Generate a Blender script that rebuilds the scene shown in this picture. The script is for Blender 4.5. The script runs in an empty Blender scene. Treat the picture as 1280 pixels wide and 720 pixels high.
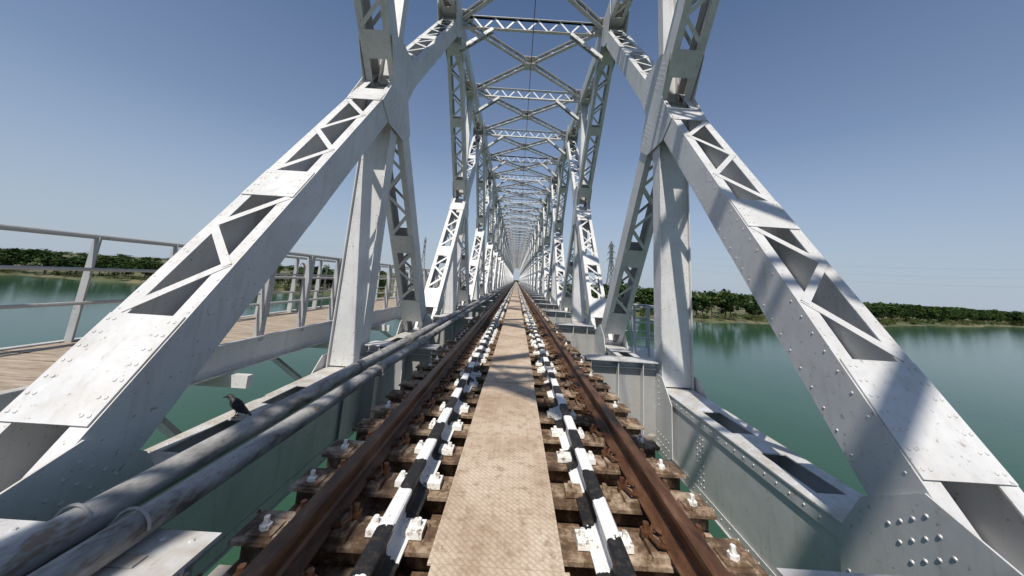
import bpy, math, random
import numpy as np
from mathutils import Vector, Matrix
random.seed(7); rng=np.random.default_rng(7)
S=bpy.context.scene
S.view_settings.view_transform='Standard'; S.view_settings.look='None'; S.view_settings.exposure=0
P=4.7625; L2=2*P
Y0=6.43-P          # world y of a main bottom node
ZT=10.75; ZX=4.9; ZB=-1.05
XI,XO=2.70,3.34
WATER=-12.0

# ------------------------------------------------------------ materials
def newmat(name):
    m=bpy.data.materials.new(name); m.use_nodes=True
    nt=m.node_tree; b=nt.nodes['Principled BSDF']; return m,nt,b
def pos(nt,scale=(1,1,1)):
    g=nt.nodes.new('ShaderNodeNewGeometry'); m=nt.nodes.new('ShaderNodeMapping')
    m.inputs['Scale'].default_value=scale
    nt.links.new(g.outputs['Position'],m.inputs['Vector']); return m.outputs[0]
def noise(nt,vec,sc,det=5,rough=.6):
    n=nt.nodes.new('ShaderNodeTexNoise'); n.inputs['Scale'].default_value=sc
    n.inputs['Detail'].default_value=min(det,4); n.inputs['Roughness'].default_value=rough
    nt.links.new(vec,n.inputs['Vector']); return n.outputs['Fac']
def ramp(nt,fac,stops):
    r=nt.nodes.new('ShaderNodeValToRGB'); e=r.color_ramp.elements
    while len(e)<len(stops): e.new(.5)
    for i,(p,c) in enumerate(stops):
        e[i].position=p; e[i].color=(c[0],c[1],c[2],1) if isinstance(c,(tuple,list)) else (c,c,c,1)
    nt.links.new(fac,r.inputs[0]); return r.outputs[0]
def mix(nt,fac,a,b,mode='MIX'):
    m=nt.nodes.new('ShaderNodeMix'); m.data_type='RGBA'; m.blend_type=mode
    for idx,v in ((0,fac),(6,a),(7,b)):
        if isinstance(v,(int,float)): m.inputs[idx].default_value=v
        elif isinstance(v,(tuple,list)): m.inputs[idx].default_value=(v[0],v[1],v[2],1)
        else: nt.links.new(v,m.inputs[idx])
    return m.outputs[2]
def bump(nt,b,h,strength=.3,dist=.01):
    n=nt.nodes.new('ShaderNodeBump'); n.inputs['Strength'].default_value=strength; n.inputs['Distance'].default_value=dist
    nt.links.new(h,n.inputs['Height']); nt.links.new(n.outputs[0],b.inputs['Normal'])

def steel(name,base=(.67,.675,.675),dirt=.55):
    m,nt,b=newmat(name)
    n1=noise(nt,pos(nt),1.1,4,.65)
    c=mix(nt,ramp(nt,n1,[(.35,0),(.7,1)]),base,tuple(x*.8 for x in base))
    st=noise(nt,pos(nt,(5,5,.7)),1.6,3,.7)           # run-down streaks
    c=mix(nt,ramp(nt,st,[(.52,0),(.74,dirt*.75)]),c,(.38,.34,.28))
    sp=noise(nt,pos(nt),24,2,.6)
    c=mix(nt,ramp(nt,sp,[(.65,0),(.73,dirt)]),c,(.17,.10,.06))
    g=nt.nodes.new('ShaderNodeNewGeometry'); sx=nt.nodes.new('ShaderNodeSeparateXYZ')
    nt.links.new(g.outputs['Normal'],sx.inputs[0])
    dn=noise(nt,pos(nt),3.2,4,.7)
    mul=nt.nodes.new('ShaderNodeMath'); mul.operation='MULTIPLY'
    nt.links.new(ramp(nt,sx.outputs[2],[(.45,0),(.95,1)]),mul.inputs[0]); nt.links.new(ramp(nt,dn,[(.40,0),(.72,.85)]),mul.inputs[1])
    c=mix(nt,mul.outputs[0],c,(.38,.32,.24))          # dust lying on upward faces
    nt.links.new(c,b.inputs['Base Color'])
    b.inputs['Metallic'].default_value=.08
    b.inputs['Roughness'].default_value=.48
    bump(nt,b,n1,.35,.02)
    return m
M_steel=steel('grey_painted_steel')
M_steel_d=steel('weathered_grey_steel',(.38,.385,.385),.8)
M_rail_w=steel('railing_paint',(.44,.45,.46),.6)

m,nt,b=newmat('rusty_rail'); M_rust=m
n=noise(nt,pos(nt,(1,.25,1)),14,4,.7)
c=ramp(nt,n,[(.3,(.055,.024,.013)),(.55,(.15,.070,.035)),(.75,(.26,.15,.09))])
nt.links.new(c,b.inputs['Base Color']); b.inputs['Metallic'].default_value=.3; b.inputs['Roughness'].default_value=.45
bump(nt,b,n,.4,.004)

m,nt,b=newmat('rusty_sleeper_steel'); M_slp=m
n=noise(nt,pos(nt),7,4,.75)
c=ramp(nt,n,[(.3,(.040,.025,.016)),(.48,(.14,.085,.05)),(.57,(.30,.22,.15)),(.72,(.48,.39,.30))])
nt.links.new(c,b.inputs['Base Color']); b.inputs['Roughness'].default_value=.85
bump(nt,b,noise(nt,pos(nt),40,3,.7),.5,.006)

m,nt,b=newmat('black_white_paint'); M_bw=m
g=nt.nodes.new('ShaderNodeNewGeometry'); sx=nt.nodes.new('ShaderNodeSeparateXYZ'); nt.links.new(g.outputs['Position'],sx.inputs[0])
nn=noise(nt,pos(nt),9,4,.7)
ma=nt.nodes.new('ShaderNodeMath'); ma.operation='MULTIPLY_ADD'; nt.links.new(nn,ma.inputs[0]); ma.inputs[1].default_value=.16; nt.links.new(sx.outputs[1],ma.inputs[2])
mo=nt.nodes.new('ShaderNodeMath'); mo.operation='PINGPONG'; nt.links.new(ma.outputs[0],mo.inputs[0]); mo.inputs[1].default_value=.27
gt=nt.nodes.new('ShaderNodeMath'); gt.operation='GREATER_THAN'; nt.links.new(mo.outputs[0],gt.inputs[0]); gt.inputs[1].default_value=.135
dr=noise(nt,pos(nt),30,4,.75)
wh=mix(nt,ramp(nt,dr,[(.56,0),(.72,.75)]),(.84,.83,.81),(.38,.32,.26))
bk=mix(nt,ramp(nt,dr,[(.5,0),(.75,.8)]),(.012,.012,.012),(.10,.07,.05))
c=mix(nt,gt.outputs[0],bk,wh); nt.links.new(c,b.inputs['Base Color']); b.inputs['Roughness'].default_value=.55
bump(nt,b,dr,.3,.004)

m,nt,b=newmat('white_paint_dabs'); M_white=m
dr=noise(nt,pos(nt),25,4,.75)
c=mix(nt,ramp(nt,dr,[(.54,0),(.66,1)]),(.82,.81,.78),(.24,.17,.12)); nt.links.new(c,b.inputs['Base Color']); b.inputs['Roughness'].default_value=.7

m,nt,b=newmat('chequer_plate'); M_plate=m
n1=noise(nt,pos(nt),1.7,4,.7); n2=noise(nt,pos(nt),16,4,.75)
c=ramp(nt,n1,[(.3,(.37,.27,.185)),(.5,(.54,.43,.325)),(.7,(.64,.54,.43))])
c=mix(nt,ramp(nt,n2,[(.5,0),(.7,.75)]),c,(.25,.16,.10))
def wave(rot):
    g=nt.nodes.new('ShaderNodeNewGeometry'); mp=nt.nodes.new('ShaderNodeMapping'); mp.inputs['Rotation'].default_value=(0,0,rot)
    nt.links.new(g.outputs['Position'],mp.inputs['Vector'])
    br=nt.nodes.new('ShaderNodeTexBrick'); br.inputs['Scale'].default_value=1; br.inputs['Brick Width'].default_value=.046; br.inputs['Row Height'].default_value=.023
    br.inputs['Mortar Size'].default_value=.0055; br.inputs['Mortar Smooth'].default_value=.4; br.offset=.5
    br.inputs['Color1'].default_value=(1,1,1,1); br.inputs['Color2'].default_value=(1,1,1,1); br.inputs['Mortar'].default_value=(0,0,0,1)
    nt.links.new(mp.outputs[0],br.inputs['Vector']); return br.outputs['Color']
w1=wave(math.radians(45))
c=mix(nt,w1,mix(nt,.25,c,(.22,.14,.09)),c)
nt.links.new(c,b.inputs['Base Color']); b.inputs['Roughness'].default_value=.8; b.inputs['Specular IOR Level'].default_value=.3
bump(nt,b,w1,.4,.003)

m,nt,b=newmat('timber_deck'); M_wood=m
n1=noise(nt,pos(nt,(.6,5,1)),4,4,.7)
c=ramp(nt,n1,[(.3,(.18,.135,.10)),(.5,(.35,.28,.21)),(.7,(.47,.40,.32))]); nt.links.new(c,b.inputs['Base Color']); b.inputs['Roughness'].default_value=.85
bump(nt,b,n1,.4,.006)

m,nt,b=newmat('pipe_paint'); M_pipe=m
n1=noise(nt,pos(nt,(1,.4,1)),5,4,.78)
c=ramp(nt,n1,[(.36,(.11,.095,.08)),(.45,(.26,.25,.235)),(.6,(.42,.415,.40)),(.68,(.26,.20,.145))]); nt.links.new(c,b.inputs['Base Color']); b.inputs['Roughness'].default_value=.55; b.inputs['Metallic'].default_value=.05
bump(nt,b,noise(nt,pos(nt),30,3,.7),.5,.005)

m,nt,b=newmat('concrete'); M_conc=m
n1=noise(nt,pos(nt),.8,4,.7); c=ramp(nt,n1,[(.3,(.22,.21,.19)),(.7,(.38,.36,.33))]); nt.links.new(c,b.inputs['Base Color']); b.inputs['Roughness'].default_value=.9

m,nt,b=newmat('river_water'); M_water=m
n1=noise(nt,pos(nt),.02,3,.6)
c=ramp(nt,n1,[(.35,(.024,.068,.036)),(.65,(.036,.088,.046))]); nt.links.new(c,b.inputs['Base Color'])
b.inputs['Roughness'].default_value=.1; b.inputs['IOR'].default_value=1.33; b.inputs['Specular IOR Level'].default_value=.3
n2=noise(nt,pos(nt,(1,1.6,1)),1.2,3,.6); bump(nt,b,n2,.3,.05)

m,nt,b=newmat('bank_ground'); M_ground=m
n1=noise(nt,pos(nt),.06,4,.65); n2=noise(nt,pos(nt),.9,3,.7)
c=ramp(nt,n1,[(.35,(.045,.075,.025)),(.5,(.08,.095,.038)),(.65,(.20,.165,.10))])
c=mix(nt,ramp(nt,n2,[(.4,0),(.7,.5)]),c,(.15,.12,.07)); nt.links.new(c,b.inputs['Base Color']); b.inputs['Roughness'].default_value=.95

def leafmat(name,a,bc,cc):
    m,nt,b=newmat(name)
    n1=noise(nt,pos(nt),.11,2,.6); n2=noise(nt,pos(nt),.9,2,.6)
    c=ramp(nt,n1,[(.35,a),(.5,bc),(.66,cc)])
    c=mix(nt,ramp(nt,n2,[(.35,.6),(.6,0)]),c,tuple(x*.4 for x in a)); nt.links.new(c,b.inputs['Base Color'])
    b.inputs['Roughness'].default_value=.9; b.inputs['Specular IOR Level'].default_value=.2; return m
M_leaf=leafmat('foliage',(.018,.042,.010),(.035,.070,.014),(.07,.10,.024))
M_reed=leafmat('scrub',(.05,.085,.018),(.09,.125,.032),(.16,.15,.06))
m,nt,b=newmat('bark'); M_bark=m; b.inputs['Base Color'].default_value=(.09,.065,.045,1); b.inputs['Roughness'].default_value=.95
m,nt,b=newmat('galvanised_lattice'); M_galv=m
c=ramp(nt,noise(nt,pos(nt),.3,2),[(.4,(.10,.105,.115)),(.6,(.16,.165,.175))]); nt.links.new(c,b.inputs['Base Color']); b.inputs['Roughness'].default_value=.6
m,nt,b=newmat('wire_black'); M_wire=m; b.inputs['Base Color'].default_value=(.05,.05,.055,1); b.inputs['Roughness'].default_value=.6
m,nt,b=newmat('line_aluminium'); M_line=m; b.inputs['Base Color'].default_value=(.22,.23,.25,1); b.inputs['Roughness'].default_value=.6
m,nt,b=newmat('crow_feathers'); M_crow=m
c=ramp(nt,noise(nt,pos(nt),40,3),[(.4,(.008,.008,.01)),(.7,(.03,.03,.036))]); nt.links.new(c,b.inputs['Base Color']); b.inputs['Roughness'].default_value=.6
m,nt,b=newmat('crow_neck'); M_crown=m; b.inputs['Base Color'].default_value=(.04,.038,.038,1); b.inputs['Roughness'].default_value=.6

# ------------------------------------------------------------ mesh builder
class MB:
    def __init__(s): s.v=[]; s.f=[]; s.m=[]; s.mats=[]; s.cur=0
    def mat(s,m):
        if m not in s.mats: s.mats.append(m)
        s.cur=s.mats.index(m); return s
    def add(s,vs,fs):
        o=len(s.v); s.v+= [tuple(x) for x in vs]; s.f+=[tuple(i+o for i in f) for f in fs]; s.m+=[s.cur]*len(fs)
    def obox(s,c,a,b_,d):   # half axes
        c=Vector(c);a=Vector(a);b_=Vector(b_);d=Vector(d)
        vs=[c+i*a+j*b_+k*d for i in(-1,1) for j in(-1,1) for k in(-1,1)]
        s.add(vs,[(0,1,3,2),(4,6,7,5),(0,4,5,1),(2,3,7,6),(0,2,6,4),(1,5,7,3)])
    def box(s,x0,x1,y0,y1,z0,z1):
        s.obox(((x0+x1)/2,(y0+y1)/2,(z0+z1)/2),((x1-x0)/2,0,0),(0,(y1-y0)/2,0),(0,0,(z1-z0)/2))
    def beam(s,p,q,w,h,up=(0,0,1)):
        p=Vector(p);q=Vector(q);d=q-p; t=d.normalized(); up=Vector(up)
        if abs(t.dot(up))>.98: up=Vector((1,0,0))
        r=t.cross(up).normalized(); u=r.cross(t)
        s.obox((p+q)/2,d/2,r*w/2,u*h/2)
    def angle(s,p,q,w,th=.012,up=(0,0,1),sr=1,su=1):   # L section
        p=Vector(p);q=Vector(q);d=q-p;t=d.normalized();up=Vector(up)
        if abs(t.dot(up))>.98: up=Vector((1,0,0))
        r=t.cross(up).normalized();u=r.cross(t); c=(p+q)/2
        s.obox(c+r*sr*w/2,d/2,r*w/2,u*th/2); s.obox(c+u*su*(w/2+th/2),d/2,r*th/2,u*w/2)
    def tube(s,pts,r,n=8,cap=True):
        pts=[Vector(p) for p in pts]; rs=r if isinstance(r,(list,tuple)) else [r]*len(pts)
        o=len(s.v); pu=None
        for i,p in enumerate(pts):
            t=(pts[min(i+1,len(pts)-1)]-pts[max(i-1,0)]).normalized()
            if pu is None: pu=Vector((0,0,1)) if abs(t.z)<.9 else Vector((1,0,0))
            a=t.cross(pu).normalized(); bb=a.cross(t).normalized(); pu=bb
            for k in range(n):
                an=2*math.pi*k/n; s.v.append(tuple(p+a*math.cos(an)*rs[i]+bb*math.sin(an)*rs[i]))
        for i in range(len(pts)-1):
            for k in range(n):
                s.f.append((o+i*n+k,o+i*n+(k+1)%n,o+(i+1)*n+(k+1)%n,o+(i+1)*n+k)); s.m.append(s.cur)
        if cap:
            s.f.append(tuple(o+k for k in range(n))); s.f.append(tuple(o+(len(pts)-1)*n+k for k in range(n))); s.m+=[s.cur]*2
    def rivet(s,c,nrm,r=.015):
        c=Vector(c);n=Vector(nrm).normalized(); a=n.orthogonal().normalized(); b_=n.cross(a)
        vs=[];K=6
        for rr,hh in((r,0),(r*.75,r*.5)):
            for k in range(K):
                an=2*math.pi*k/K; vs.append(c+a*math.cos(an)*rr+b_*math.sin(an)*rr+n*hh)
        vs.append(c+n*r*.7)
        fs=[(k,(k+1)%K,K+(k+1)%K,K+k) for k in range(K)]+[(K+k,K+(k+1)%K,2*K) for k in range(K)]
        s.add(vs,fs)
    def polyplate(s,pts,x0,x1):   # polygon in (y,z), extruded in x
        n=len(pts); vs=[(x0,y,z) for y,z in pts]+[(x1,y,z) for y,z in pts]
        s.add(vs,[tuple(range(n)),tuple(range(2*n-1,n-1,-1))]+[(i,(i+1)%n,n+(i+1)%n,n+i) for i in range(n)])
    def mesh(s,name,smooth=False):
        me=bpy.data.meshes.new(name); me.from_pydata(s.v,[],s.f)
        for m in s.mats: me.materials.append(m)
        me.polygons.foreach_set('material_index',s.m)
        if smooth: me.polygons.foreach_set('use_smooth',[True]*len(s.f))
        me.update(); return me
def obj(name,data,parent=None,loc=(0,0,0),sc=None):
    o=bpy.data.objects.new(name,data); S.collection.objects.link(o); o.location=loc
    if sc: o.scale=sc
    if parent: o.parent=parent
    return o
def empty(name): return obj(name,None)

# ------------------------------------------------------------ truss panel (right side, mirrored for left)
def laced(mb,p0,p1,xi,xo,D,segs,plates,t0,t1,pitch=.52,bar=.075,lip=.13,rv=True):
    p0=Vector((0,)+p0);p1=Vector((0,)+p1);Lg=(p1-p0).length;t=(p1-p0)/Lg;n=Vector((0,-t.z,t.y));X=Vector((1,0,0))
    def at(a,x,o): return p0+t*a+n*o+X*x
    th=.007
    for x in(xi+th,xo-th):
        mb.obox(at((t0+t1)/2,x,0),t*(t1-t0)/2,n*D/2,X*th)
    for sg in(-1,1):
        for x0 in(xi,xo-lip):
            mb.obox(at((t0+t1)/2,x0+lip/2,sg*(D/2+.007)),t*(t1-t0)/2,n*.0065,X*lip/2)
        for a,b_ in plates:
            mb.obox(at((a+b_)/2,(xi+xo)/2,sg*(D/2+.024)),t*(b_-a)/2,n*.006,X*((xo-xi)/2-.012))
            if rv:
                k=max(2,int((b_-a)/.11))
                for i in range(k):
                    for x in(xi+.05,xi+.1,xo-.1,xo-.05): mb.rivet(at(a+(b_-a)*(i+.5)/k,x,sg*(D/2+.03)),n*sg,.014)
        for a,b_ in segs:
            k=max(1,round((b_-a)/pitch)); dp=(b_-a)/k
            for i in range(k):
                xa,xb=(xi+.07,xo-.07) if i%2 else (xo-.07,xi+.07)
                off=sg*(D/2+.018+.006*(i%2))
                A=at(a+dp*i,xa,off);B=at(a+dp*(i+1),xb,off)
                d=(B-A);dd=d.normalized();r=n.cross(dd)
                mb.obox((A+B)/2,d/2+dd*.02,r*bar/2,n*.0028)
            if rv:
                q=a
                while q<b_:
                    for x in(xi+.03,xo-.03): mb.rivet(at(q,x,sg*(D/2+.0135)),n*sg,.011)
                    q+=.17
    if rv:   # fine rivet rows on the visible web faces
        a=t0+.05
        while a<t1:
            for o in(-D/2+.05,D/2-.05):
                mb.rivet(at(a,xi,o),(-1,0,0),.010)
            a+=.17
BS=.2    # diagonals meet the chord a little inside the panel point
def truss_panel():
    mb=MB().mat(M_steel)
    B0=(BS,ZB);B1=(L2-BS,ZB);T0=(0,ZT);T1=(L2,ZT);X=(P,ZX)
    Lh=math.hypot(P-BS,ZX-ZB)
    seg=[(1.95,Lh/2-.25),(Lh/2+.3,Lh-1.15)]; pl=[(1.1,1.9),(Lh/2-.24,Lh/2+.28),(Lh-1.1,Lh-.6)]
    D=.43
    laced(mb,B0,X,XI,XO,D,seg,pl,.25,Lh)
    Lu=math.hypot(P,ZT-ZX)
    segu=[(1.15,Lu/2-.2),(Lu/2+.2,Lu-1.2)]; plu=[(.6,1.1),(Lu/2-.19,Lu/2+.19),(Lu-1.15,Lu-.7)]
    laced(mb,X,T1,XI,XO,D,segu,plu,0,Lu-.2)
    laced(mb,B1,X,XI+.016,XO-.016,D-.03,seg,pl,.25,Lh-.1)
    laced(mb,X,T0,XI+.016,XO-.016,D-.03,segu,plu,.1,Lu-.2)
    # lower post
    xi,xo=XI+.032,XO-.032
    for x in(xi+.008,xo-.008): mb.obox((x,P,(ZX-.68)/2),(.008,0,0),(0,.17,0),(0,0,(ZX+.68)/2))
    mb.obox(((xi+xo)/2,P-.10,(ZX-.66)/2),((xo-xi)/2-.018,0,0),(0,.008,0),(0,0,(ZX+.66)/2-.01))
    mb.obox(((xi+xo)/2,P+.10,(ZX-.66)/2),((xo-xi)/2-.018,0,0),(0,.008,0),(0,0,(ZX+.66)/2-.01))
    z=-.4
    while z<ZX-.4:
        for sg in(-1,1):
            for x in(xi+.06,xo-.06): mb.rivet((x,P+sg*.108,z),(0,sg,0),.012)
        for yy in(-.12,.12): mb.rivet((xi,P+yy,z),(-1,0,0),.011)
        z+=.16
    # upper hanger
    xm=(XI+XO)/2
    for x in(xm-.15,xm+.15): mb.obox((x,P,(ZX+ZT)/2),(.008,0,0),(0,.12,0),(0,0,(ZT-ZX)/2-.1))
    mb.obox((xm,P,(ZX+ZT)/2),(.14,0,0),(0,.007,0),(0,0,(ZT-ZX)/2-.12))
    # bottom chord
    ci,co=XI+.05,XO-.05; zt,zb=-.69,-1.78
    for x in(ci+.008,co-.008): mb.box(x-.008,x+.008,0,L2,zb+.02,zt-.002)
    for a,b_ in((XI+.025,XI+.18),(XO-.18,XO-.025)): mb.box(a,b_,0,L2,zt,zt+.016)
    mb.box(XI+.01,XI+.2,0,L2,zb,zb+.016); mb.box(XO-.2,XO-.01,0,L2,zb,zb+.016)
    slots=[2.05,3.25,P+.62,L2-3.25+.25,L2-2.05]
    ys=[0]
    for c in slots: ys+=[c-.36,c+.36]
    ys.append(L2)
    for i in range(0,len(ys),2):
        mb.box(XI+.18,XO-.18,ys[i],ys[i+1],zt+.001,zt+.017)
    for x in (XI+.033,):
        mb.box(x,x+.012,0,L2,zt-.13,zt-.004); mb.box(x,x+.012,0,L2,zb+.02,zb+.15)
    y=.07
    while y<L2:
        mb.rivet((XI+.033,y,zt-.07),(-1,0,0),.011); mb.rivet((XI+.033,y,zb+.09),(-1,0,0),.011)
        mb.rivet((XI+.1,y,zt+.016),(0,0,1),.012); mb.rivet((XO-.1,y,zt+.016),(0,0,1),.012)
        y+=.16
    for yc in(3.35,6.9):
        for k in range(3):
            z=zb+.22
            while z<zt-.2:
                mb.rivet((ci,yc+k*.075,z),(-1,0,0),.013); z+=.085
    for yc in(1.4,2.65,3.85,P,5.9,7.0,8.3): mb.box(ci+.02,co-.02,yc-.008,yc+.008,zb+.05,zt-.02)
    # top chord
    laced(mb,(0,ZT),(L2,ZT),XI+.06,XO-.06,.55,[(1.1,P-.6),(P+.6,L2-1.1)],[(0,1.05),(P-.55,P+.55),(L2-1.05,L2)],0,L2,pitch=.6,rv=False)
    def gus(pts,rows,xs=(XI-.016,XO+.002)):
        for x in xs: mb.polyplate(pts,x,x+.014)
        for (y,z) in rows: mb.rivet((XI-.016,y,z),(-1,0,0),.013); mb.rivet((XO+.016,y,z),(1,0,0),.013)
    def memrows(c,d,a0,a1,offs,step=.095):
        d=Vector((d[0],d[1])).normalized(); n=Vector((-d.y,d.x)); r=[]
        a=a0
        while a<a1:
            for o in offs:
                q=Vector(c)+d*a+n*o; r.append((q.x,q.y))
            a+=step
        return r
    u=Vector((P,ZX-ZB)).normalized()
    of=(-.15,-.05,.05,.15)
    pts=[(P-.38,ZX+.95),(P+.38,ZX+.95),(P+.8,ZX+.68),(P+.40,ZX),(P+.8,ZX-.68),(P+.38,ZX-.95),(P-.38,ZX-.95),(P-.8,ZX-.68),(P-.40,ZX),(P-.8,ZX+.68)]
    rows=[]
    for d in((u.x,u.y),(-u.x,-u.y),(-u.x,u.y),(u.x,-u.y)): rows+=memrows(X,d,.35,.9,of)
    gus(pts,rows)
    for yy in(0,L2):
        k=1 if yy==0 else -1
        poly=[(yy,ZB-.7),(yy+k*1.3,ZB-.7),(yy+k*1.3,ZB+.33),(yy+k*1.08,-.36),(yy+k*.66,-.1),(yy,-.36)]
        rows=memrows((yy+k*BS,ZB),(k*u.x,u.y),.55,1.0,of)+[(yy+k*(.15+.09*i),ZB-.6+.1*j) for i in range(13) for j in (0,1,6,7)]
        gus(poly,rows)
        poly=[(yy,ZT+.28),(yy+k*1.2,ZT+.28),(yy+k*1.2,ZT-.3),(yy+k*.8,ZT-1.15),(yy+k*.35,ZT-.95),(yy,ZT-.6)]
        gus(poly,memrows((yy,ZT),(k*u.x,-u.y),.55,1.2,of,.13))
    poly=[(P-.62,ZB-.7),(P+.62,ZB-.7),(P+.62,-.8),(P+.26,-.45),(P-.26,-.45),(P-.62,-.8)]
    gus(poly,[(P+.1*i,ZB-.6+.12*j) for i in range(-5,6) for j in (0,1,2)]+[(P+s_*.14,-.95+.1*j) for s_ in(-1,1) for j in range(5)])
    return mb.mesh('truss_panel')
pm=truss_panel()
bridge=empty('railway_truss_bridge')
NP=30
for s_,nm in((-1,'left_truss'),(1,'right_truss')):
    for k in range(-2,NP):
        obj('%s_panel'%nm,pm,bridge,(0,Y0+k*L2,0),(s_,1,1))

def lat(mb,p,q,dep,pitch,w=.075,up=(0,0,1)):
    p=Vector(p);q=Vector(q);u=Vector(up)*dep/2
    mb.angle(p+u,q+u,w,.012,up,1,-1); mb.angle(p-u,q-u,w,.012,up,1,1)
    mb.angle(p+u,q+u,w,.012,up,-1,-1); mb.angle(p-u,q-u,w,.012,up,-1,1)
    Ls=(q-p).length;k=max(2,round(Ls/pitch)); d=(q-p)/k; t=d.normalized(); sd=t.cross(Vector(up)).normalized()
    for i in range(k):
        a,b_=(u,-u) if i%2 else (-u,u)
        mb.beam(p+d*i+a+sd*.008*(1 if i%2 else -1),p+d*(i+1)+b_+sd*.008*(1 if i%2 else -1),.01,.06,up)
def bracing():
    mb=MB().mat(M_steel)
    for yy in(0,P):
        lat(mb,(-2.74,yy,ZT+.05),(2.74,yy,ZT+.05),.5,.42)
        for s_ in(-1,1):
            lat(mb,(s_*2.72,yy,ZT-1.2),(s_*1.5,yy,ZT-.24),.2,.3,.06,(0,1,0))
        for s_ in(-1,1): mb.box(min(s_*2.74,s_*2.35),max(s_*2.74,s_*2.35),yy-.3,yy+.3,ZT+.32,ZT+.334)
    for y0,y1 in((0,P),(P,L2)):
        lat(mb,(-2.7,y0+.1,ZT+.14),(2.7,y1-.1,ZT+.14),.26,.36,.08)
        lat(mb,(2.7,y0+.1,ZT+.16),(-2.7,y1-.1,ZT+.16),.22,.36,.08)
        mb.box(-.3,.3,(y0+y1)/2-.3,(y0+y1)/2+.3,ZT+.3,ZT+.31)
        mb.box(-.26,.26,(y0+y1)/2-.26,(y0+y1)/2+.26,ZT-.012,ZT+.0)
    return mb.mesh('top_bracing')
bm_=bracing()
def floor():
    mb=MB().mat(M_steel_d)
    for yy in(0,P):
        mb.box(-2.68,2.68,yy-.008,yy+.008,-1.6,-.37)
        mb.box(-2.68,2.68,yy-.17,yy+.17,-1.62,-1.6)
        mb.box(-1.33,1.33,yy-.17,yy+.17,-.37,-.35)
        mb.mat(M_steel)
        for s_ in(-1,1):
            a,b_=sorted((s_*1.36,s_*2.66))
            mb.box(a,b_,yy-.19,yy+.19,-.25,-.232)
            mb.box(a,b_,yy-.009,yy+.009,-.37,-.25)
            mb.box(a,b_,yy-.1,yy+.1,-.374,-.362)
            for x in(1.45,1.95,2.4):
                for q in(-1,1):
                    a2,b2=sorted((yy+q*.012,yy+q*.16)); mb.box(s_*x-.006,s_*x+.006,a2,b2,-1.59,-.26)
            for i in range(9):
                for q in(-1,1): mb.rivet((s_*(1.45+.14*i),yy+q*.13,-.232),(0,0,1),.014)
                for zz in(-.34,-1.5): mb.rivet((s_*(1.45+.14*i),yy-.01,zz),(0,-1,0),.014)
        mb.mat(M_steel_d)
    for s_ in(-1,1):
        x=s_*.95
        mb.box(x-.008,x+.008,.01,L2,-1.15,-.36); mb.box(x-.12,x+.12,.18,P-.18,-.36,-.342); mb.box(x-.12,x+.12,P+.18,L2-.18,-.36,-.342)
        mb.box(x-.12,x+.12,.01,L2,-1.17,-1.15)
        for k in range(1,12):
            for q in(-1,1):
                a2,b2=sorted((x+q*.01,x+q*.1)); mb.box(a2,b2,k*.8-.006,k*.8+.006,-1.14,-.37)
    for y0,y1 in((0,P),(P,L2)):
        mb.beam((-2.6,y0+.1,-1.5),(2.6,y1-.1,-1.5),.1,.1); mb.beam((2.6,y0+.1,-1.62),(-2.6,y1-.1,-1.62),.1,.1)
        for q in(1,2):
            ym=y0+(y1-y0)*q/3; mb.beam((-.94,ym,-.7),(.94,ym,-.7),.08,.08)
    return mb.mesh('floor_system')
fm=floor()
for k in range(-2,NP):
    obj('top_bracing',bm_,bridge,(0,Y0+k*L2,0)); obj('floor_system',fm,bridge,(0,Y0+k*L2,0))
pb=MB().mat(M_conc)
for k in(-2,6,14,22,30):
    y=Y0+k*L2
    n=20; prof=[]
    for i in range(n):
        a=2*math.pi*i/n; prof.append((4.6*math.copysign(abs(math.cos(a))**.6,math.cos(a)),y+1.5*math.sin(a)))
    vs=[(x,yy,-16) for x,yy in prof]+[(x*.95,y+(yy-y)*.92,-3.1) for x,yy in prof]
    pb.add(vs,[(i,(i+1)%n,n+(i+1)%n,n+i) for i in range(n)]); pb.box(-5,5,y-1.9,y+1.9,-3.1,-2.3)
    for s_ in(-1,1): pb.box(s_*3.05-.5,s_*3.05+.5,y-.6,y+.6,-2.3,-1.79)
obj('bridge_piers',pb.mesh('bridge_piers'),bridge)

# ------------------------------------------------------------ track
track=empty('railway_track')
YA,YB=-8.0,Y0+NP*L2
def railprof(mb,x,top,y0,y1,foot=.075):
    pr=[(-foot,-.156),(foot,-.156),(foot,-.146),(.02,-.13),(.009,-.115),(.009,-.045),(.034,-.034),(.036,-.008),(.027,0),(-.027,0),(-.036,-.008),(-.034,-.034),(-.009,-.045),(-.009,-.115),(-.02,-.13),(-foot,-.146)]
    n=len(pr); vs=[(x+a,y0,top+c) for a,c in pr]+[(x+a,y1,top+c) for a,c in pr]
    mb.add(vs,[tuple(range(n)),tuple(range(2*n-1,n-1,-1))]+[(i,(i+1)%n,n+(i+1)%n,n+i) for i in range(n)])
mb=MB().mat(M_rust)
for s_ in(-1,1): railprof(mb,s_*.873,0,YA,YB)
obj('running_rails',mb.mesh('running_rails'),track)
mb=MB().mat(M_bw)
for s_ in(-1,1): railprof(mb,s_*.51,-.03,YA,YB)
obj('guard_rails',mb.mesh('guard_rails'),track)
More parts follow.
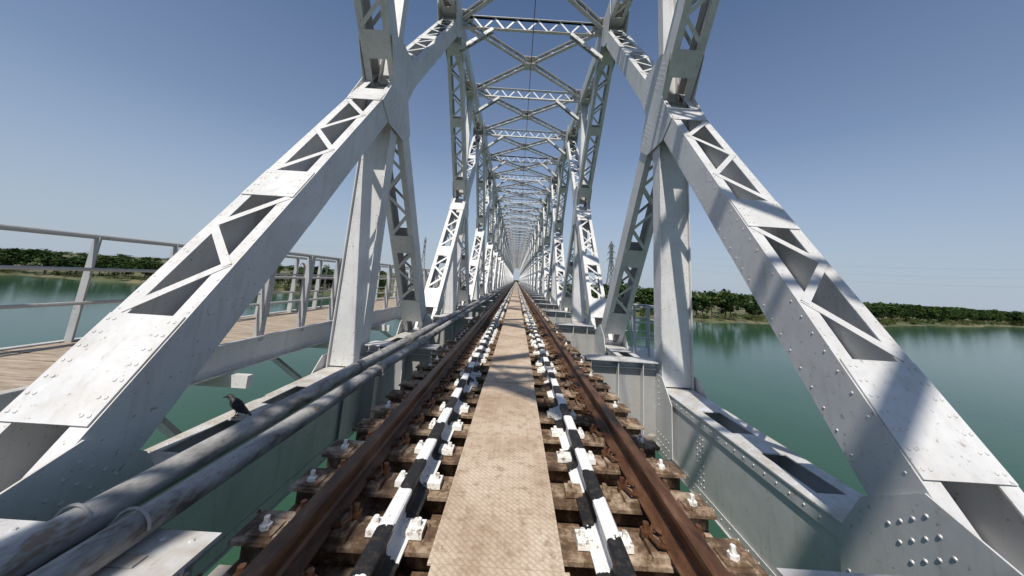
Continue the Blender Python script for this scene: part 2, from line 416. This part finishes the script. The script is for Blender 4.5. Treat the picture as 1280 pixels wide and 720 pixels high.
def sleepers():
    mb=MB(); ns=25; sp=L2/ns
    for i in range(ns):
        y=sp*(i+.5)+random.uniform(-.014,.014); hl=1.27+random.uniform(-.04,.04); w=.105
        mb.mat(M_slp)
        a=random.uniform(-.008,.008)
        mb.obox((0,y,-.194),(hl,a,0),(0,w,0),(0,0,.009))
        mb.obox((0,y,-.33),(hl,a,0),(0,w,0),(0,0,.008))
        mb.obox((0,y,-.262),(hl,a,0),(0,.012,0),(0,0,.058))
        for s_ in(-1,1):
            mb.mat(M_slp)
            mb.box(s_*.873-.15,s_*.873+.15,y-.085,y+.085,-.184,-.158)
            mb.mat(M_rust)
            for q in(-1,1):
                xc=s_*.873+q*.085
                mb.tube([(xc-.02*q,y-.05,-.14),(xc+.03*q,y-.06,-.125),(xc+.045*q,y,-.13),(xc+.02*q,y+.05,-.118),(xc-.02*q,y+.02,-.125)],.011,6)
                xb=s_*.873+q*.135
                mb.tube([(xb,y+.05,-.16),(xb,y+.05,-.10)],.016,6); mb.tube([(xb,y+.05,-.158),(xb,y+.05,-.13)],.03,6)
            mb.mat(M_white if random.random()<.6 else M_slp)
            xb=s_*(1.13+random.uniform(-.02,.02))
            mb.tube([(xb,y-.03,-.185),(xb,y-.03,-.125)],.013,6); mb.tube([(xb,y-.03,-.184),(xb,y-.03,-.158)],.027,6)
            mb.mat(M_slp); mb.box(xb-.06,xb+.06,y-.08,y+.03,-.1848,-.176)
            if i%2:
                mb.tube([(s_*1.0,y+.06,-.185),(s_*1.0,y+.06,-.13)],.02,6)
            mb.mat(M_white if random.random()<.6 else M_slp)
            for q in(-1,1):
                xb=s_*.51+q*.105; mb.tube([(xb,y,-.185),(xb,y,-.115)],.014,6); mb.obox((s_*.51+q*.085,y,-.162),(.05,0,0),(0,.045,0),(0,0,.016))
    return mb.mesh('sleepers')
sm=sleepers()
for k in range(-1,NP): obj('sleepers',sm,track,(0,Y0+k*L2,0))
mb=MB().mat(M_slp)
for i in range(900):
    x=random.choice((-1,1))*random.uniform(.3,1.25); k=random.randint(-2,26); y=Y0+L2/25*(k+.5)+random.uniform(-.09,.09); r=random.uniform(.005,.016)
    mb.tube([(x,y,-.185),(x+random.uniform(-.3,.3)*r,y,-.185+r*1.2)],[r,r*.6],5)
obj('grit_on_sleepers',mb.mesh('grit'),track)

wk=empty('checker_plate_walkway')
mb=MB().mat(M_plate)
y=YA
while y<YB:
    ln=2.38; dz=random.uniform(-.004,.004); dx=random.uniform(-.010,.010)
    mb.obox((dx,y+ln/2,-.056+dz),(.275,0,0),(0,ln/2-.003,random.uniform(-.003,.003)),(0,0,.004))
    if y<30:
        for s_ in(-1,1):
            for q in(.08,ln-.08): mb.rivet((dx+s_*.24,y+q,-.052+dz),(0,0,1),.012)
    y+=ln
obj('plates',mb.mesh('plates'),wk)
mb=MB().mat(M_slp)
for s_ in(-1,1): mb.box(s_*.2-.03,s_*.2+.03,YA,YB,-.184,-.064)
obj('bearers',mb.mesh('bearers'),wk)

# service pipes on the left
pp=empty('service_pipes'); mb=MB().mat(M_pipe)
for x,r in((-1.96,.074),(-1.69,.066)):
    pts=[]; y=YA
    while y<=YB: pts.append((x+random.uniform(-.014,.014),y,-.232+.076+random.uniform(-.004,.006))); y+=2.4 if y<60 else 12
    mb.tube(pts,r,20)
    y=YA+1.3
    while y<80:
        mb.tube([(x,y-.06,-.156),(x,y+.06,-.156)],r+.012,20)
        y+=5.6
pipes=obj('pipes',mb.mesh('pipes',True),pp)
mb=MB().mat(M_steel_d)
for k in range(0,30):
    y=Y0+k*P
    mb.box(-2.1,-1.55,y-.03,y+.03,-.231,-.222)
    for x in(-1.96,-1.69):
        mb.tube([(x+math.cos(a)*.084,y+.07,-.156+math.sin(a)*.084) for a in [math.pi*q/8 for q in range(9)]],.007,6)
obj('pipe_clamps',mb.mesh('pipe_clamps'),pp)

# ------------------------------------------------------------ left inspection walkway with railings
W0=4.05
iw=empty('inspection_walkway')
def deck():
    mb=MB().mat(M_wood); y=0
    while y<L2-.01:
        w=L2/44; mb.obox((-4.5,y+w/2,.0),(.76+random.uniform(-.015,.015),random.uniform(-.004,.004),0),(0,w/2-.008,0),(0,0,.022+random.uniform(-.003,.003))); y+=w
    mb.mat(M_steel)
    for x in(-3.72,-5.28):
        mb.box(x-.006,x+.006,0,L2,-.33,.03)
        q=-1 if x<-4.5 else 1
        a,b_=sorted((x,x+q*.08))
        mb.box(a+.007,b_+.007,0,L2,-.342,-.33); mb.box(a+.007,b_+.007,0,L2,.03,.04)
    for k in range(4):
        y=.5+k*L2/4
        mb.beam((-3.35,y,-.42),(-5.3,y,-.42),.09,.15)
        mb.beam((-3.35,y,-1.6),(-5.1,y,-.5),.08,.08)
    return mb.mesh('deck')
def railing(x,hoops,q):
    mb=MB().mat(M_rail_w)
    k=10
    for i in range(k):
        y=.06+i*L2/k
        mb.obox((x,y,.62),(.045,0,0),(0,.006,0),(0,0,.66)); mb.obox((x+q*.045,y+.045,.62),(.006,0,0),(0,.039,0),(0,0,.66))
        if i in hoops:
            w=.24
            pts=[(x-q*.06,y-w/2+.1,-.05)]+[(x-q*.06,y+.1-w/2*math.cos(a),1.02+.14*math.sin(a)) for a in [math.pi*j/8 for j in range(9)]]+[(x-q*.06,y+.1+w/2,-.05)]
            mb.tube(pts,.022,8)
    mb.tube([(x,0,1.28),(x,L2,1.28)],.03,10)
    for z in(.48,.88): mb.tube([(x-q*.05,0,z),(x-q*.05,L2,z)],.021,8)
    return mb.mesh('railing')
dm=deck(); ro=railing(-5.24,(0,2,4,6,8),-1); rof=railing(-5.24,(3,4,5,6,8),-1); ri=railing(-3.76,(),1); ro2=railing(-5.24,(),-1)
orl=empty('steel_railing'); irl=empty('steel_railing')
for k in range(-1,18):
    obj('deck_bay',dm,iw,(0,W0+k*L2,0)); obj('railing_bay',ro if k>0 else (rof if k==0 else ro2),orl,(0,W0+k*L2,0))
    if k>=0: obj('railing_bay',ri,irl,(0,W0+k*L2,0))

# right trolley refuge
rf=empty('refuge_platform')
mb=MB().mat(M_steel)
y0=10.0
for i in range(7): mb.box(3.4,4.5,y0+i*.2,y0+.18+i*.2,-.86,-.83)
mb.box(3.4,4.52,y0-.03,y0-.01,-1.0,-.82); mb.box(3.4,4.52,y0+1.42,y0+1.44,-1.0,-.82)
mb.beam((3.36,y0+.2,-1.6),(4.4,y0+.2,-.9),.08,.08); mb.beam((3.36,y0+1.2,-1.6),(4.4,y0+1.2,-.9),.08,.08)
obj('platform',mb.mesh('platform'),rf)
mb=MB().mat(M_rail_w)
for y0 in(9.98,11.42):
    for x in(3.56,3.98,4.48): mb.tube([(x,y0,-.86),(x,y0,.52)],.035,8)
    for z in(-.35,.08,.52): mb.tube([(3.56,y0,z),(4.48,y0,z)],.028,8)
for z in(-.35,.08,.52): mb.tube([(4.48,9.98,z),(4.48,11.42,z)],.028,8)
obj('handrail',mb.mesh('handrail'),rf)

mb=MB().mat(M_wire)
pts=[]
k=-1
while Y0+k*P<150:
    for q in range(4): pts.append((.05,Y0+(k+q/4)*P,ZT-.35-.12*math.sin(math.pi*q/4)))
    k+=1
mb.tube(pts,.014,5); obj('overhead_cable',mb.mesh('overhead_cable'))

# ------------------------------------------------------------ crow on the left chord
cr=empty('crow')
def ring(c,rx,rz,tilt,n=14):
    out=[]
    for k in range(n):
        a=2*math.pi*k/n; out.append((c[0]-math.sin(tilt)*rz*math.sin(a), rx*math.cos(a), c[1]+math.cos(tilt)*rz*math.sin(a)))
    return out
sec=[(.185,.02,.012,.004),(.15,.045,.024,.008),(.11,.066,.03,.013),(.075,.088,.042,.03),(.035,.115,.055,.05),(-.01,.148,.06,.062),(-.05,.178,.052,.056),(-.078,.205,.036,.04),(-.092,.228,.030,.033),(-.108,.246,.031,.034),(-.128,.252,.026,.028),(-.146,.249,.014,.017),(-.17,.243,.009,.011),(-.195,.234,.003,.004)]
n=14; vs=[];fs=[];mi=[]
for i,(x,z,ry,rz) in enumerate(sec): vs+=ring((x,z),ry,rz,-.55 if i<9 else -.1,n)
for i in range(len(sec)-1):
    for k in range(n): fs.append((i*n+k,i*n+(k+1)%n,(i+1)*n+(k+1)%n,(i+1)*n+k)); mi.append(1 if i in(7,8) else 0)
fs+= [tuple(range(n)),tuple((len(sec)-1)*n+k for k in range(n))]; mi+=[0,0]
me=bpy.data.meshes.new('body'); me.from_pydata(vs,[],fs); me.materials.append(M_crow); me.materials.append(M_crown)
me.polygons.foreach_set('material_index',mi); me.polygons.foreach_set('use_smooth',[True]*len(fs)); me.update()
bo=obj('body',me,cr)
mb=MB().mat(M_crow)
for s_ in(-1,1):
    w=[(-.05,s_*.05,.19),(-.02,s_*.064,.135),(.04,s_*.058,.085),(.13,s_*.028,.045),(.17,s_*.012,.035),(.10,s_*.035,.09),(.03,s_*.045,.15)]
    mb.add(w+[(a,b_*1.12,c) for a,b_,c in w],[tuple(range(7)),tuple(range(13,6,-1))]+[(i,(i+1)%7,7+(i+1)%7,7+i) for i in range(7)])
    mb.tube([(.0,s_*.025,.11),(.012,s_*.027,.06),(.0,s_*.027,.008)],[.014,.006,.005],6)
    for a in(-.5,0,.5): mb.tube([(.0,s_*.027,.008),(-.035*math.cos(a),s_*.027+.035*math.sin(a),.005)],[.005,.003],5)
    mb.tube([(.0,s_*.027,.008),(.025,s_*.027,.005)],[.005,.003],5)
obj('wings_and_legs',mb.mesh('wings'),cr)
cr.location=(-3.12,4.13,-.672); cr.rotation_euler=(0,0,math.radians(8)); cr.scale=(.88,.88,.88)

# ------------------------------------------------------------ river, banks
SX=[-4000,-1500,-600,-350,-212,-100,0,86,160,250,400,700,1500,4000]
SYh=[700,330,200,172,164,166,162,152,178,214,281,390,650,1200]
def shore(x): return np.interp(x,SX,SYh)+3*np.sin(x*.05)+2*np.sin(x*.13+1)
mw=MB().mat(M_water); mw.add([(-5000,-3000,WATER),(5000,-3000,WATER),(5000,6000,WATER),(-5000,6000,WATER)],[(0,1,2,3)])
obj('river',mw.mesh('river'))
gx=np.concatenate([np.linspace(-6000,-800,20)[:-1],np.linspace(-800,900,260),np.linspace(900,6000,20)[1:]])
gy=np.concatenate([np.linspace(-3000,-260,12)[:-1],np.linspace(-260,140,30)[:-1],np.linspace(140,460,110),np.linspace(460,9000,40)[1:]])
GX,GY=np.meshgrid(gx,gy)
d=np.maximum(GY-shore(GX),-230-GY)
H=WATER+np.clip(d*.16,-4,1.2)+np.where(d>0,.5*np.sin(GX*.07)*np.cos(GY*.09)+.4*np.sin(GX*.23+GY*.11),0)+np.clip((d-40)*.01,0,1.5)
nx,ny=len(gx),len(gy)
vs=np.stack([GX.ravel(),GY.ravel(),H.ravel()],1)
idx=np.arange(nx*ny).reshape(ny,nx)
fs=np.stack([idx[:-1,:-1].ravel(),idx[:-1,1:].ravel(),idx[1:,1:].ravel(),idx[1:,:-1].ravel()],1)
me=bpy.data.meshes.new('ground'); me.from_pydata(vs.tolist(),[],fs.tolist()); me.materials.append(M_ground); me.update()
obj('ground',me)

# ------------------------------------------------------------ trees
def crown(nq,shape):
    cl=[]
    k=rng.integers(6,10)
    for i in range(k):
        a=rng.uniform(0,2*math.pi); r=rng.uniform(.05,.27)*shape; z=rng.uniform(.34,.88)
        cl.append((r*math.cos(a),r*math.sin(a),z,rng.uniform(.09,.18)))
    cl.append((0,0,.72,.2))
    out=[]
    for i in range(nq):
        c=cl[rng.integers(len(cl))]; v=rng.normal(size=3); v/=np.linalg.norm(v); rr=c[3]*rng.uniform(.55,1.08)
        p=np.array(c[:3])+v*rr*np.array([1.15,1.15,.85]); s=rng.uniform(.022,.05)
        u=rng.normal(size=3);u/=np.linalg.norm(u); w=np.cross(u,rng.normal(size=3)); w/=np.linalg.norm(w)
        out+= [p-u*s-w*s*.7,p+u*s-w*s*.6,p+u*s*.9+w*s*.7,p-u*s*.8+w*s*.6]
    return np.array(out)
protos=[crown(330,sh) for sh in(.8,1,1.2,.9,1.1,1.3,.7)]
def mass(name,items,mat,sub=1.0):
    V=[]
    for (x,y,z,h,wf) in items:
        p=protos[rng.integers(len(protos))]; a=rng.uniform(0,6.28); ca,sa=math.cos(a),math.sin(a)
        if sub<1:
            p=p[:int(len(p)//4*sub)*4]
        q=np.empty_like(p); q[:,0]=x+(p[:,0]*ca-p[:,1]*sa)*h*wf; q[:,1]=y+(p[:,0]*sa+p[:,1]*ca)*h*wf; q[:,2]=z+p[:,2]*h
        V.append(q)
    V=np.concatenate(V); n=len(V)
    me=bpy.data.meshes.new(name); me.vertices.add(n); me.vertices.foreach_set('co',V.ravel())
    me.loops.add(n); me.loops.foreach_set('vertex_index',np.arange(n,dtype=np.int32)); me.polygons.add(n//4)
    me.polygons.foreach_set('loop_start',np.arange(0,n,4,dtype=np.int32)); me.polygons.foreach_set('loop_total',np.full(n//4,4,dtype=np.int32))
    me.update(calc_edges=True); me.materials.append(mat); return me
items=[]
for i in range(600):
    x=rng.uniform(-480,820); dd=rng.choice([rng.uniform(5,20),rng.uniform(15,90)])
    if abs(x)<9: continue
    items.append((x,float(shore(x))+dd,WATER+1.0,rng.uniform(6,14),rng.uniform(.95,1.5)))
for x,h in((52,14.5),(59,15.5),(66,14.5),(78,12),(95,15),(104,13),(118,11)): items.append((x,float(shore(x))+8,WATER+1.0,h,1.2))
tl=empty('tree_line'); obj('crowns',mass('crowns',items,M_leaf),tl)
mb=MB().mat(M_bark)
for (x,y,z,h,wf) in items:
    lean=rng.uniform(-.05,.05,2)*h
    mb.tube([(x,y,z-1.5),(x+lean[0]*.5,y+lean[1]*.5,z+h*.3),(x+lean[0],y+lean[1],z+h*.62)],[h*.028,h*.02,h*.008],5)
    for j in range(3):
        a=rng.uniform(0,6.28); mb.tube([(x+lean[0]*.5,y+lean[1]*.5,z+h*.32),(x+math.cos(a)*h*.2*wf,y+math.sin(a)*h*.2*wf,z+h*.6)],[h*.013,h*.005],4)
obj('trunks_and_limbs',mb.mesh('trunks'),tl)
fa=[]
for i in range(420):
    x=rng.uniform(-1500,2200); fa.append((x,float(shore(x))+rng.uniform(120,700),WATER+2,rng.uniform(9,15),rng.uniform(1.6,3)))
obj('distant_trees',mass('distant_trees',fa,M_leaf,.6))
sh=[]
for i in range(900):
    x=rng.uniform(-420,700)
    sh.append((x,float(shore(x))+rng.uniform(1,16),WATER-.2,rng.uniform(1.5,4.6),rng.uniform(1.2,2.2)))
obj('riverbank_scrub',mass('riverbank_scrub',sh,M_reed,.35))

# ------------------------------------------------------------ transmission towers and lines
def tower(h):
    mb=MB().mat(M_galv); t=.5
    def wd(z): return 4.2*(1-z/h*1.12) if z<h*.66 else 1.05
    lv=[0,.16,.3,.42,.52,.6,.66,.72,.78,.84,.9,.95]
    for i in range(len(lv)-1):
        z0,z1=lv[i]*h,lv[i+1]*h; a,b_=wd(z0),wd(z1)
        c0=[(-a,-a,z0),(a,-a,z0),(a,a,z0),(-a,a,z0)]; c1=[(-b_,-b_,z1),(b_,-b_,z1),(b_,b_,z1),(-b_,b_,z1)]
        for k in range(4):
            mb.beam(c0[k],c1[k],t,t); mb.beam(c0[k],c1[(k+1)%4],t*.5,t*.5); mb.beam(c0[(k+1)%4],c1[k],t*.5,t*.5); mb.beam(c1[k],c1[(k+1)%4],t*.5,t*.5)
    for k in((-1.05,-1.05),(1.05,-1.05),(1.05,1.05),(-1.05,1.05)): mb.beam((k[0],k[1],.95*h),(0,0,h),t*.7,t*.7)
    for z,arm in((.68,7.5),(.79,6.5),(.9,5.5)):
        for s_ in(-1,1):
            e=(0,s_*arm,z*h)
            for q in(-1,1):
                mb.beam((q*1.05,s_*1.05,z*h),e,t*.5,t*.5); mb.beam((q*1.05,s_*1.05,z*h+2.2),e,t*.5,t*.5)
            mb.tube([e,(0,s_*arm,z*h-2)],.2,5)
    return mb.mesh('transmission_tower')
HT=57; tm=tower(HT)
tp=[(-114,400),(94,330),(470,205),(-500,526)]
for x,y in tp:
    o=obj('transmission_tower',tm,None,(x,y,WATER+1.5)); o.rotation_euler=(0,0,math.atan2(-70,212)+math.radians(35))
mb=MB().mat(M_line); pv=Vector((70,212,0)).normalized()
order=[tp[3],tp[0],tp[1],tp[2]]
for i in range(3):
    A=Vector(order[i]+(0,));B=Vector(order[i+1]+(0,))
    for z,arm in((.68,7.5),(.79,6.5),(.9,5.5)):
        for s_ in(-1,1):
            pts=[]
            for q in range(25):
                f=q/24; p=A.lerp(B,f)+pv*s_*arm; p.z=WATER+1.5+z*HT-2-4*f*(1-f)*9; pts.append(p)
            mb.tube(pts,.025,4)
obj('power_lines',mb.mesh('power_lines'))

# ------------------------------------------------------------ light
el,az=math.radians(54.5),math.radians(195)
sd=Vector((math.sin(az)*math.cos(el),math.cos(az)*math.cos(el),math.sin(el)))
sl=bpy.data.lights.new('sun','SUN'); sl.energy=4.8; sl.angle=math.radians(.53); sl.color=(1,.94,.85)
so=obj('sun',sl); so.rotation_euler=(-sd).to_track_quat('-Z','Y').to_euler()
w=bpy.data.worlds.new('World'); S.world=w; w.use_nodes=True; nt=w.node_tree
sky=nt.nodes.new('ShaderNodeTexSky'); sky.sky_type='NISHITA'; sky.sun_disc=False; sky.sun_elevation=el; sky.sun_rotation=az
sky.air_density=1.0; sky.dust_density=.6; sky.ozone_density=2.5; sky.altitude=0
tc=nt.nodes.new('ShaderNodeTexCoord'); sx=nt.nodes.new('ShaderNodeSeparateXYZ'); nt.links.new(tc.outputs['Generated'],sx.inputs[0])
tint=mix(nt,1.0,sky.outputs[0],(.92,1.03,1.18),'MULTIPLY')
hz=ramp(nt,sx.outputs[2],[(0.0,.95),(.12,.72),(.36,.27),(.7,.06)])   # atmospheric haze near the horizon
cc=mix(nt,hz,tint,(4.7,5.5,6.5))
nt.links.new(cc,nt.nodes['Background'].inputs[0]); nt.nodes['Background'].inputs[1].default_value=.09

# ------------------------------------------------------------ camera
f=409.7; pi_=.1726; ro=.0633
cam=bpy.data.cameras.new('camera'); co=obj('camera',cam); cam.sensor_width=36; cam.lens=f/1280*36
cam.shift_x=-9.8/1280; cam.shift_y=-80.8/1280; cam.clip_start=.05; cam.clip_end=12000
U0=Vector((0,-math.sin(pi_),math.cos(pi_))); F=Vector((0,math.cos(pi_),math.sin(pi_))); Xv=Vector((1,0,0))
R=Xv*math.cos(ro)+U0*math.sin(ro); U=-Xv*math.sin(ro)+U0*math.cos(ro)
co.matrix_world=Matrix(((R.x,U.x,-F.x,0),(R.y,U.y,-F.y,0),(R.z,U.z,-F.z,1.073),(0,0,0,1)))
S.camera=co
